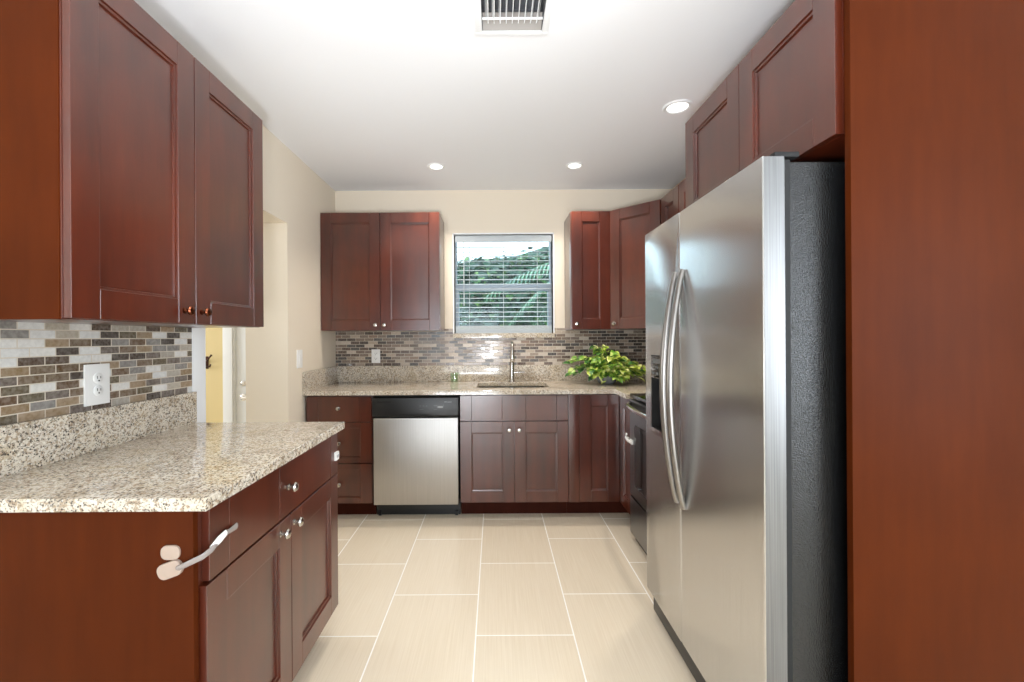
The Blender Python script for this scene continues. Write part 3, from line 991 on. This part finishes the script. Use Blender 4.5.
# freezer door with dispenser cavity (frame of boxes around the opening)
DX0, DX1, DZ0, DZ1 = 0.085, 0.295, 0.862, 1.195
fd = MB()
def dbox(a, b_, c_, e_): fd.box(a, 0, c_, b_, 0.060, e_)
fd.box(0, 0, 0.108, DX0, 0.060, 1.75).box(DX1, 0, 0.108, XS - 0.002, 0.060, 1.75)
fd.box(DX0, 0, 0.108, DX1, 0.060, DZ0).box(DX0, 0, DZ1, DX1, 0.060, 1.75)
me_ = fd.build('freezer_door', M['steel'], fg, 0.0)
# rebuild freezer door as one clean shell so no seams show
bm = bmesh.new()
def ring(pts, y): return [bm.verts.new((x, y, z)) for x, z in pts]
O = [(0, 0.108), (XS - 0.002, 0.108), (XS - 0.002, 1.75), (0, 1.75)]
I = [(DX0, DZ0), (DX1, DZ0), (DX1, DZ1), (DX0, DZ1)]
o0, o1, i0, i1 = ring(O, 0), ring(O, 0.06), ring(I, 0), ring(I, 0.045)
for k in range(4):
    k2 = (k + 1) % 4
    bm.faces.new((o0[k], o0[k2], i0[k2], i0[k]))
    bm.faces.new((o0[k], o1[k], o1[k2], o0[k2]))
    bm.faces.new((i0[k], i0[k2], i1[k2], i1[k]))
bm.faces.new(i1)
bm.faces.new(o1)
bmesh.ops.recalc_face_normals(bm, faces=bm.faces)
ve = [e for e in bm.edges if abs(e.verts[0].co.z - e.verts[1].co.z) > 1.0 and e.verts[0].co.y < 0.001 and e.verts[1].co.y < 0.001]
bmesh.ops.bevel(bm, geom=ve, offset=0.007, segments=4, profile=0.5, affect='EDGES')
bm.to_mesh(me_.data)
bm.free()
me_.data.polygons.foreach_set('use_smooth', [True] * len(me_.data.polygons))
me_.data.set_sharp_from_angle(angle=math.radians(30))
MB().box(DX0, -0.003, DZ1 - 0.004, DX1, 0.044, DZ1).box(DX0, -0.003, DZ0, DX0 + 0.006, 0.044, DZ1).box(DX1 - 0.006, -0.003, DZ0, DX1, 0.044, DZ1).box(
    DX0 + 0.006, 0.040, DZ0, DX1 - 0.006, 0.044, DZ1).build('dispenser_liner', M['blackgap'], me_, 0.0)
dp = MB().box(DX0 + 0.004, -0.004, 1.095, DX1 - 0.004, 0.02, DZ1 - 0.003).build('dispenser_controls', M['blackglass'], me_, 0.002)
bb = MB()
for k in range(4):
    bb.box(DX0 + 0.015 + 0.045 * k, -0.0055, 1.11, DX0 + 0.045 + 0.045 * k, -0.003, 1.122)
    bb.box(DX0 + 0.015 + 0.045 * k, -0.0055, 1.14, DX0 + 0.04 + 0.045 * k, -0.003, 1.146)
bb.box(DX0 + 0.03, -0.0055, 1.16, DX1 - 0.03, -0.003, 1.18)
bb.build('dispenser_buttons', M['dimmark'], dp)
MB().prism([(DX0, DZ0 - 0.012), (DX1, DZ0 - 0.012), (DX1, DZ0 + 0.012), (DX0, DZ0 + 0.012)], -0.006, 0.03, axis='y').build('drip_tray', M['nickel'], me_, 0.002)
MB().prism([(0.15, 0.96), (0.23, 0.96), (0.22, 1.06), (0.16, 1.06)], 0.02, 0.035, axis='y').build('dispenser_paddle', M['black'], me_, 0.002)
fd2 = MB().prism([(XS + 0.002, 0.0), (W, 0.0), (W, 0.060), (XS + 0.002, 0.060)], 0.108, 1.75).build('fresh_food_door', [M['steel'], M['steel_edge_shaded']], fg, 0.006, 3)
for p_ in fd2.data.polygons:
    if abs(p_.normal.x) > 0.9: p_.material_index = 1  # door sides take the steel with shade in its colour
def handle(parent, x):
    pts = []
    for k in range(25):
        t = k / 24
        z = 0.635 + (1.525 - 0.635) * t
        y = -0.002 - 0.052 * (math.sin(math.pi * t) ** 0.8)
        pts.append((x, y, z))
    rr = [0.010 + 0.003 * math.sin(math.pi * k / 24) for k in range(25)]
    return MB().tube(pts, rr, 14, flat=((1, 0, 0), 1.35)).build('door_handle', M['handle'], parent)
handle(me_, XS - 0.030)
handle(fd2, XS + 0.034)
MB().box(0.02, 0.024, 0.012, W - 0.02, 0.09, 0.100).build('kick_grille', M['black'], fg, 0.003)
MB().box(0.006, 0.02, 1.748, 0.10, 0.11, 1.764).build('hinge_cover', M['blackgap'], fg, 0.004)
MB().box(W - 0.09, 0.035, 1.748, W - 0.004, 0.10, 1.762).build('hinge_cover', M['blackgap'], fg, 0.004)
for a in (0.06, W - 0.06):
    for b_ in (0.12, 0.68):
        MB().lathe([(0.02, 0), (0.02, 0.035)], (a, b_, 0), (0, 0, 1), 12).build('foot', M['black'], fg)

# ------------------------------------------------------------------ strap latch on near left cabinet
sl = thing('strap_latch', 'cream and clear child safety strap across near left cabinet corner', 'latch', (0, 0, 0))
def pad(cx, cz, w_, h_, ang, y=1.026, th=0.006):
    P = []
    for (a, b_) in rrect(-w_ / 2, -h_ / 2, w_ / 2, h_ / 2, h_ * 0.42, 5):
        P.append((cx + a * math.cos(ang) - b_ * math.sin(ang), cz + a * math.sin(ang) + b_ * math.cos(ang)))
    return MB().prism(P, y - th, y, axis='y')
pad(-0.757, 0.781, 0.044, 0.033, 0.0).build('spare_pad', M['cream_pad'], sl, 0.0015)
pad(-0.757, 0.742, 0.058, 0.036, 0.35, 1.026, 0.009).build('anchor_pad', M['cream_pad'], sl, 0.002)
# strap ribbon: path points with vertical half-height
path = [(-0.735, 1.016, 0.748), (-0.715, 1.014, 0.757), (-0.700, 1.015, 0.764), (-0.684, 1.024, 0.770), (-0.676, 1.045, 0.776), (-0.678, 1.065, 0.782)]
MB().tube(path, 0.0068, 8, flat=((0.7, -0.7, 0), 0.22)).build('strap', M['clearplastic'], sl)
MB().tube([(-0.680, 1.050, 0.777), (-0.676, 1.075, 0.787), (-0.679, 1.105, 0.790)], [0.0075, 0.0105, 0.008], 8, flat=((1, 0, 0), 0.5)).build('buckle', M['white'], sl)
MB().tube([(-0.682, 1.100, 0.790), (-0.681, 1.125, 0.786), (-0.684, 1.160, 0.784)], [0.006, 0.006, 0.009], 8, flat=((1, 0, 0), 0.35)).build('strap_end', M['clearplastic'], sl)
# small square latch pad on drawer far edge
sp_ = thing('latch_pad', 'small square white latch pad at far end of the wide drawer', 'latch', (-0.69, 1.895, 0.772), math.radians(90))
MB().box(-0.018, -0.010, -0.018, 0.018, -0.0001, 0.018).build('pad', M['white'], sp_, 0.003)
MB().box(-0.012, -0.0125, -0.005, 0.012, -0.0095, 0.005).build('strap_slot', M['greymark'], sp_, 0.001)

# ------------------------------------------------------------------ ceiling things
def downlight(label, x, y, r=0.062, power=18):
    t = thing('recessed_light', label, 'ceiling light', (x, y, CEIL), 0, 'recessed ceiling lights')
    MB().lathe([(r * 0.72, -0.001), (r * 0.78, -0.006), (r * 0.95, -0.008), (r, -0.004), (r + 0.003, 0.0)], (0, 0, 0), (0, 0, 1), 36, caps=False).build('trim_ring', M['trimwhite'], t)
    MB().lathe([(r * 0.74, -0.0015), (r * 0.6, -0.004), (0.001, -0.005)], (0, 0, 0), (0, 0, 1), 36, caps=False).build('lens', M['lamp'], t)
    d_ = bpy.data.lights.new('lamp', 'SPOT')
    d_.energy = power
    d_.spot_size = math.radians(125)
    d_.spot_blend = 0.7
    d_.shadow_soft_size = r * 0.7
    d_.color = (1.0, 0.90, 0.78)
    o = bpy.data.objects.new('lamp', d_)
    COL.objects.link(o)
    o.parent = t
    o.location = (0, 0, -0.03)
    return t

downlight('left round recessed light near the back wall', -0.42, 3.20, power=34)
downlight('right round recessed light near the back wall', 0.585, 3.20, power=34)
downlight('large round recessed light beside the over-refrigerator cabinet', 1.0, 2.393, 0.075, power=34)

downlight('round recessed light behind the vent, out of the picture', -0.42, 0.9, power=16)

vt = thing('ceiling_vent', 'white square air vent with open louvres in the ceiling', 'vent', (0.0765, 1.64, CEIL))
vx, vy = (VX1 - VX0) / 2, (VY1 - VY0) / 2
fx = 0.026
MB().box(-vx - fx, vy, -0.008, vx + fx, vy + 0.022, 0).box(-vx - fx, -vy - 0.022, -0.008, vx + fx, -vy, 0).box(
    -vx - fx, -vy, -0.008, -vx, vy, 0).box(vx, -vy, -0.008, vx + fx, vy, 0).build('frame', M['trimwhite'], vt, 0.003)
MB().box(-vx, -vy, 0.085, vx, vy, 0.09).box(-vx, -vy, 0, -vx + 0.002, vy, 0.09).box(vx - 0.002, -vy, 0, vx, vy, 0.09).box(-vx, vy - 0.002, 0, vx, vy, 0.09).box(
    -vx, -vy, 0, vx, -vy + 0.002, 0.09).build('duct_box', M['dark_inside'], vt)
# angled blank plate at the far end
MB().prism([(vy - 0.055, 0.030), (vy - 0.002, -0.002), (vy - 0.002, 0.002), (vy - 0.055, 0.034)], -vx + 0.003, vx - 0.003, axis='x').build('deflector_plate', M['platemetal'], vt)
for k in range(9):
    x = -vx + 0.026 + (2 * vx - 0.052) * k / 8
    lean = (k - 4) * 0.0028
    MB().prism([(x - 0.0014, 0.003), (x + 0.0014, 0.003), (x + 0.0014 + lean, 0.030), (x - 0.0014 + lean, 0.030)], -vy + 0.004, vy - 0.035, axis='y').build('louvre', M['trimwhite'], vt)
MB().box(-vx, vy - 0.058, 0.004, vx, vy - 0.054, 0.012).build('cross_bar', M['trimwhite'], vt)

# ------------------------------------------------------------------ pothos plant
rnd = random.Random(7)
pp = thing('potted_pothos', 'leafy variegated pothos trailing from a grey bowl on the counter', 'plant', (0.865, 3.42, CT))
MB().lathe([(0.050, 0), (0.070, 0.02), (0.080, 0.05), (0.082, 0.072), (0.076, 0.072), (0.073, 0.05), (0.05, 0.02), (0.001, 0.02)], (0, 0, 0.0005), (0, 0, 1), 32).build('bowl', M['bowl_glass'], pp)
MB().lathe([(0.074, 0.0), (0.05, 0.006), (0.001, 0.008)], (0, 0, 0.062), (0, 0, 1), 24).build('soil', M['bark'], pp)
lf, stm = MB(), MB()
def leaf(mb, pos, direction, up, L, mi):
    d_ = Vector(direction).normalized()
    u = Vector(up)
    s = d_.cross(u)
    if s.length < 1e-3: s = Vector((1, 0, 0))
    s.normalize()
    nn = s.cross(d_).normalized()
    prof = [(-0.06, 0.16), (0.0, 0.30), (0.2, 0.44), (0.45, 0.40), (0.7, 0.25), (0.9, 0.08), (1.05, 0.0)]
    mid, le, ri = [], [], []
    vs = []
    p = Vector(pos)
    for t, w_ in prof:
        droop = -0.22 * max(t, 0) ** 2
        c_ = p + d_ * (L * (t if t > 0 else 0.02)) + nn * (L * droop)
        vs.append(c_)
        vs.append(p + d_ * (L * t) + nn * (L * (droop + w_ * 0.28)) + s * (L * w_))
        vs.append(p + d_ * (L * t) + nn * (L * (droop + w_ * 0.28)) - s * (L * w_))
    fs = []
    for k in range(len(prof) - 1):
        a = 3 * k
        fs += [(a, a + 3, a + 4, a + 1), (a, a + 2, a + 5, a + 3)]
    mb.add(vs, fs, mi)
for i in range(84):
    az = rnd.uniform(0, 2 * math.pi)
    reach = rnd.uniform(0.06, 0.27)
    ex = math.cos(az) * reach * 1.12
    ey = math.sin(az) * reach * 0.75
    up_h = rnd.uniform(0.05, 0.25) * (1.0 - 0.4 * (reach / 0.27) ** 2)
    if ey < 0 and rnd.random() < 0.5: up_h *= 0.3
    ez = rnd.choice([0.085 + up_h * rnd.uniform(0.5, 0.75), 0.05 + up_h * 0.3, 0.085 + up_h])
    if ey > 0.15: ey = 0.15
    ctrl = Vector((ex * 0.45, ey * 0.45, 0.10 + up_h))
    a_, e_ = Vector((0.03 * math.cos(az), 0.03 * math.sin(az), 0.07)), Vector((ex, ey, max(ez, 0.03)))
    pts = []
    for k in range(9):
        t = k / 8
        pts.append(a_ * (1 - t) ** 2 + ctrl * 2 * t * (1 - t) + e_ * t * t)
    stm.tube(pts, 0.0022, 5)
    for k in range(2, 9):
        if rnd.random() < 0.12: continue
        p = pts[k]
        out = Vector((p.x, p.y - 0.02, 0.0))
        if out.length < 1e-3: out = Vector((1, 0, 0))
        out.normalize()
        dirn = out * rnd.uniform(0.4, 1.0) + Vector((rnd.uniform(-0.8, 0.8), rnd.uniform(-0.9, 0.3), rnd.uniform(-0.7, 0.35)))
        L = rnd.uniform(0.040, 0.072)
        dn = dirn.normalized()
        end = p + dn * L * 1.1
        if end.z < 0.008 or end.y > 0.235: continue
        r_ = rnd.random()
        rightness = p.x / 0.2
        mi = 1 if r_ < 0.42 + 0.25 * rightness else (0 if r_ < 0.80 else 2)
        stm.tube([p, p + dn * 0.012], 0.0012, 4)
        leaf(lf, p + dn * 0.008, dn, Vector((rnd.uniform(-0.4, 0.4), rnd.uniform(-0.8, 0.1), 1)), L, mi)
stm.build('stems', M['vine'], pp)
lf.build('foliage', [M['leaf1'], M['leaf2'], M['leaf3']], pp)

# ------------------------------------------------------------------ garden beyond the window
struct(MB().box(-8, 3.95, -0.35, 8, 16, -0.25).build('ground', M['grass'], smooth=False))
def frond(mb, base, tip_dir, L, droop, mi=0, nl=34, ll=0.38):
    b_ = Vector(base)
    d_ = Vector(tip_dir).normalized()
    pts = []
    for k in range(nl + 1):
        t = k / nl
        pts.append(b_ + d_ * (L * t) + Vector((0, 0, -droop * t * t)))
    mb.tube(pts[::4], [0.014 * (1 - 0.8 * k / len(pts[::4])) for k in range(len(pts[::4]))], 5, mi)
    for k in range(3, nl):
        t = k / nl
        tg = (pts[k + 1] - pts[k - 1]).normalized()
        sd = tg.cross(Vector((0, 0, 1))).normalized()
        for s in (-1, 1):
            l_ = ll * math.sin(math.pi * (0.12 + 0.80 * t)) * rnd.uniform(0.85, 1.1)
            dv = (sd * s + tg * 0.75 + Vector((0, 0, -0.45))).normalized()
            w_ = tg * 0.013
            p = pts[k]
            m1 = p + dv * l_ * 0.5 + Vector((0, 0, 0.01))
            e = p + dv * l_ + Vector((0, 0, -0.06))
            mb.add([p - w_, p + w_, m1 + w_ * 1.3, m1 - w_ * 1.3, e], [(0, 1, 2, 3), (3, 2, 4)], mi)

def palm(label, x, y, h, n, L, seed, tint='palm'):
    rnd.seed(seed)
    t = thing('palm_tree', label, 'palm tree', (x, y, -0.25))
    tr = [(0.04 * math.sin(k), 0.03 * math.cos(k), h * k / 8) for k in range(9)]
    MB().tube(tr, [0.12 - 0.004 * k for k in range(9)], 12).build('trunk', M['bark'], t)
    fr_ = MB()
    for k in range(n):
        a = 2 * math.pi * k / n + rnd.uniform(-0.2, 0.2)
        frond(fr_, (tr[-1][0], tr[-1][1], h), (math.cos(a), math.sin(a), rnd.uniform(0.1, 0.9)), L * rnd.uniform(0.85, 1.1), L * rnd.uniform(0.45, 0.8))
    fr_.build('fronds', M[tint], t)
palm('palm tree with drooping fronds outside the window', 1.75, 5.9, 2.55, 13, 1.9, 3)

def shrub(label, x, y, rx, ry, h, seed, mats, n=900):
    rnd.seed(seed)
    t = thing('garden_shrub', label, 'shrub', (x, y, -0.25))
    MB().tube([(0, 0, 0), (0.02, 0, h * 0.3), (0, 0.03, h * 0.6)], [0.05, 0.04, 0.02], 8).build('stem', M['bark'], t)
    lm = MB()
    for i in range(n):
        a = rnd.uniform(0, 2 * math.pi)
        z = rnd.uniform(0.05, 1.0)
        rr = math.sqrt(max(0.0, 1 - (z * 2 - 1) ** 2 * 0.8)) * rnd.uniform(0.6, 1.0)
        p = Vector((rx * rr * math.cos(a), ry * rr * math.sin(a), h * z))
        dn = Vector((rnd.uniform(-1, 1), rnd.uniform(-1, 0.6), rnd.uniform(-0.6, 0.8)))
        leaf(lm, p, dn, (rnd.uniform(-.5, .5), rnd.uniform(-.5, .5), 1), rnd.uniform(0.08, 0.16), rnd.randint(0, len(mats) - 1))
    lm.build('foliage', [M[k] for k in mats], t)
def hedge(label, x0, x1, y, h0, h1, seed):
    """clipped garden hedge: a lumpy solid core with leaves standing off its face"""
    rnd.seed(seed)
    t = thing('garden_hedge', label, 'hedge', ((x0 + x1) / 2, y, -0.25))
    nx, nz = 40, 16
    wd2 = (x1 - x0) / 2
    top = lambda u: h0 + (h1 - h0) * u + 0.13 * math.sin(9 * u + seed) + 0.07 * math.sin(23 * u)
    vs, fs = [], []
    for side in (0, 1):
        for j in range(nz + 1):
            for i in range(nx + 1):
                u, v = i / nx, j / nz
                th_ = 0.55 * math.sqrt(max(0.02, 1 - v ** 4))
                yy = (-th_ if side == 0 else th_) + rnd.uniform(-0.04, 0.04)
                vs.append((-wd2 + 2 * wd2 * u, yy, top(u) * v))
    S = (nx + 1) * (nz + 1)
    for side in (0, 1):
        for j in range(nz):
            for i in range(nx):
                a = side * S + j * (nx + 1) + i
                fs.append((a, a + 1, a + nx + 2, a + nx + 1))
    for i in range(nx):
        a = nz * (nx + 1) + i
        fs += [(a, a + 1, S + a + 1, S + a), (i, i + 1, S + i + 1, S + i)]
    for j in range(nz):
        for i in (0, nx):
            a = j * (nx + 1) + i
            fs.append((a, a + nx + 1, S + a + nx + 1, S + a))
    MB().add(vs, fs).build('core', M['palm_dark'], t)
    lm = MB()
    for i in range(2600):
        u, v = rnd.random(), rnd.random() ** 0.7
        th_ = 0.55 * math.sqrt(max(0.02, 1 - v ** 4))
        p = (-wd2 + 2 * wd2 * u, -th_ + rnd.uniform(-0.05, 0.03), top(u) * v + rnd.uniform(-0.05, 0.10))
        leaf(lm, p, (rnd.uniform(-1, 1), rnd.uniform(-1, 0), rnd.uniform(-0.8, 0.6)), (rnd.uniform(-.5, .5), -0.5, 1), rnd.uniform(0.09, 0.17), rnd.choice((0, 0, 1)))
    lm.build('foliage', [M['palm_dark'], M['shrub']], t)
hedge('dense dark green hedge filling the view through the blind', -3.0, 3.9, 8.7, 2.3, 3.9, 4)
shrub('mixed green shrub low outside the window', -0.55, 5.6, 0.7, 0.45, 1.75, 11, ['shrub', 'palm_dark'], 700)
shrub('dark green shrub to the right outside the window', 0.9, 5.3, 0.6, 0.4, 1.6, 12, ['palm_dark', 'shrub'], 600)
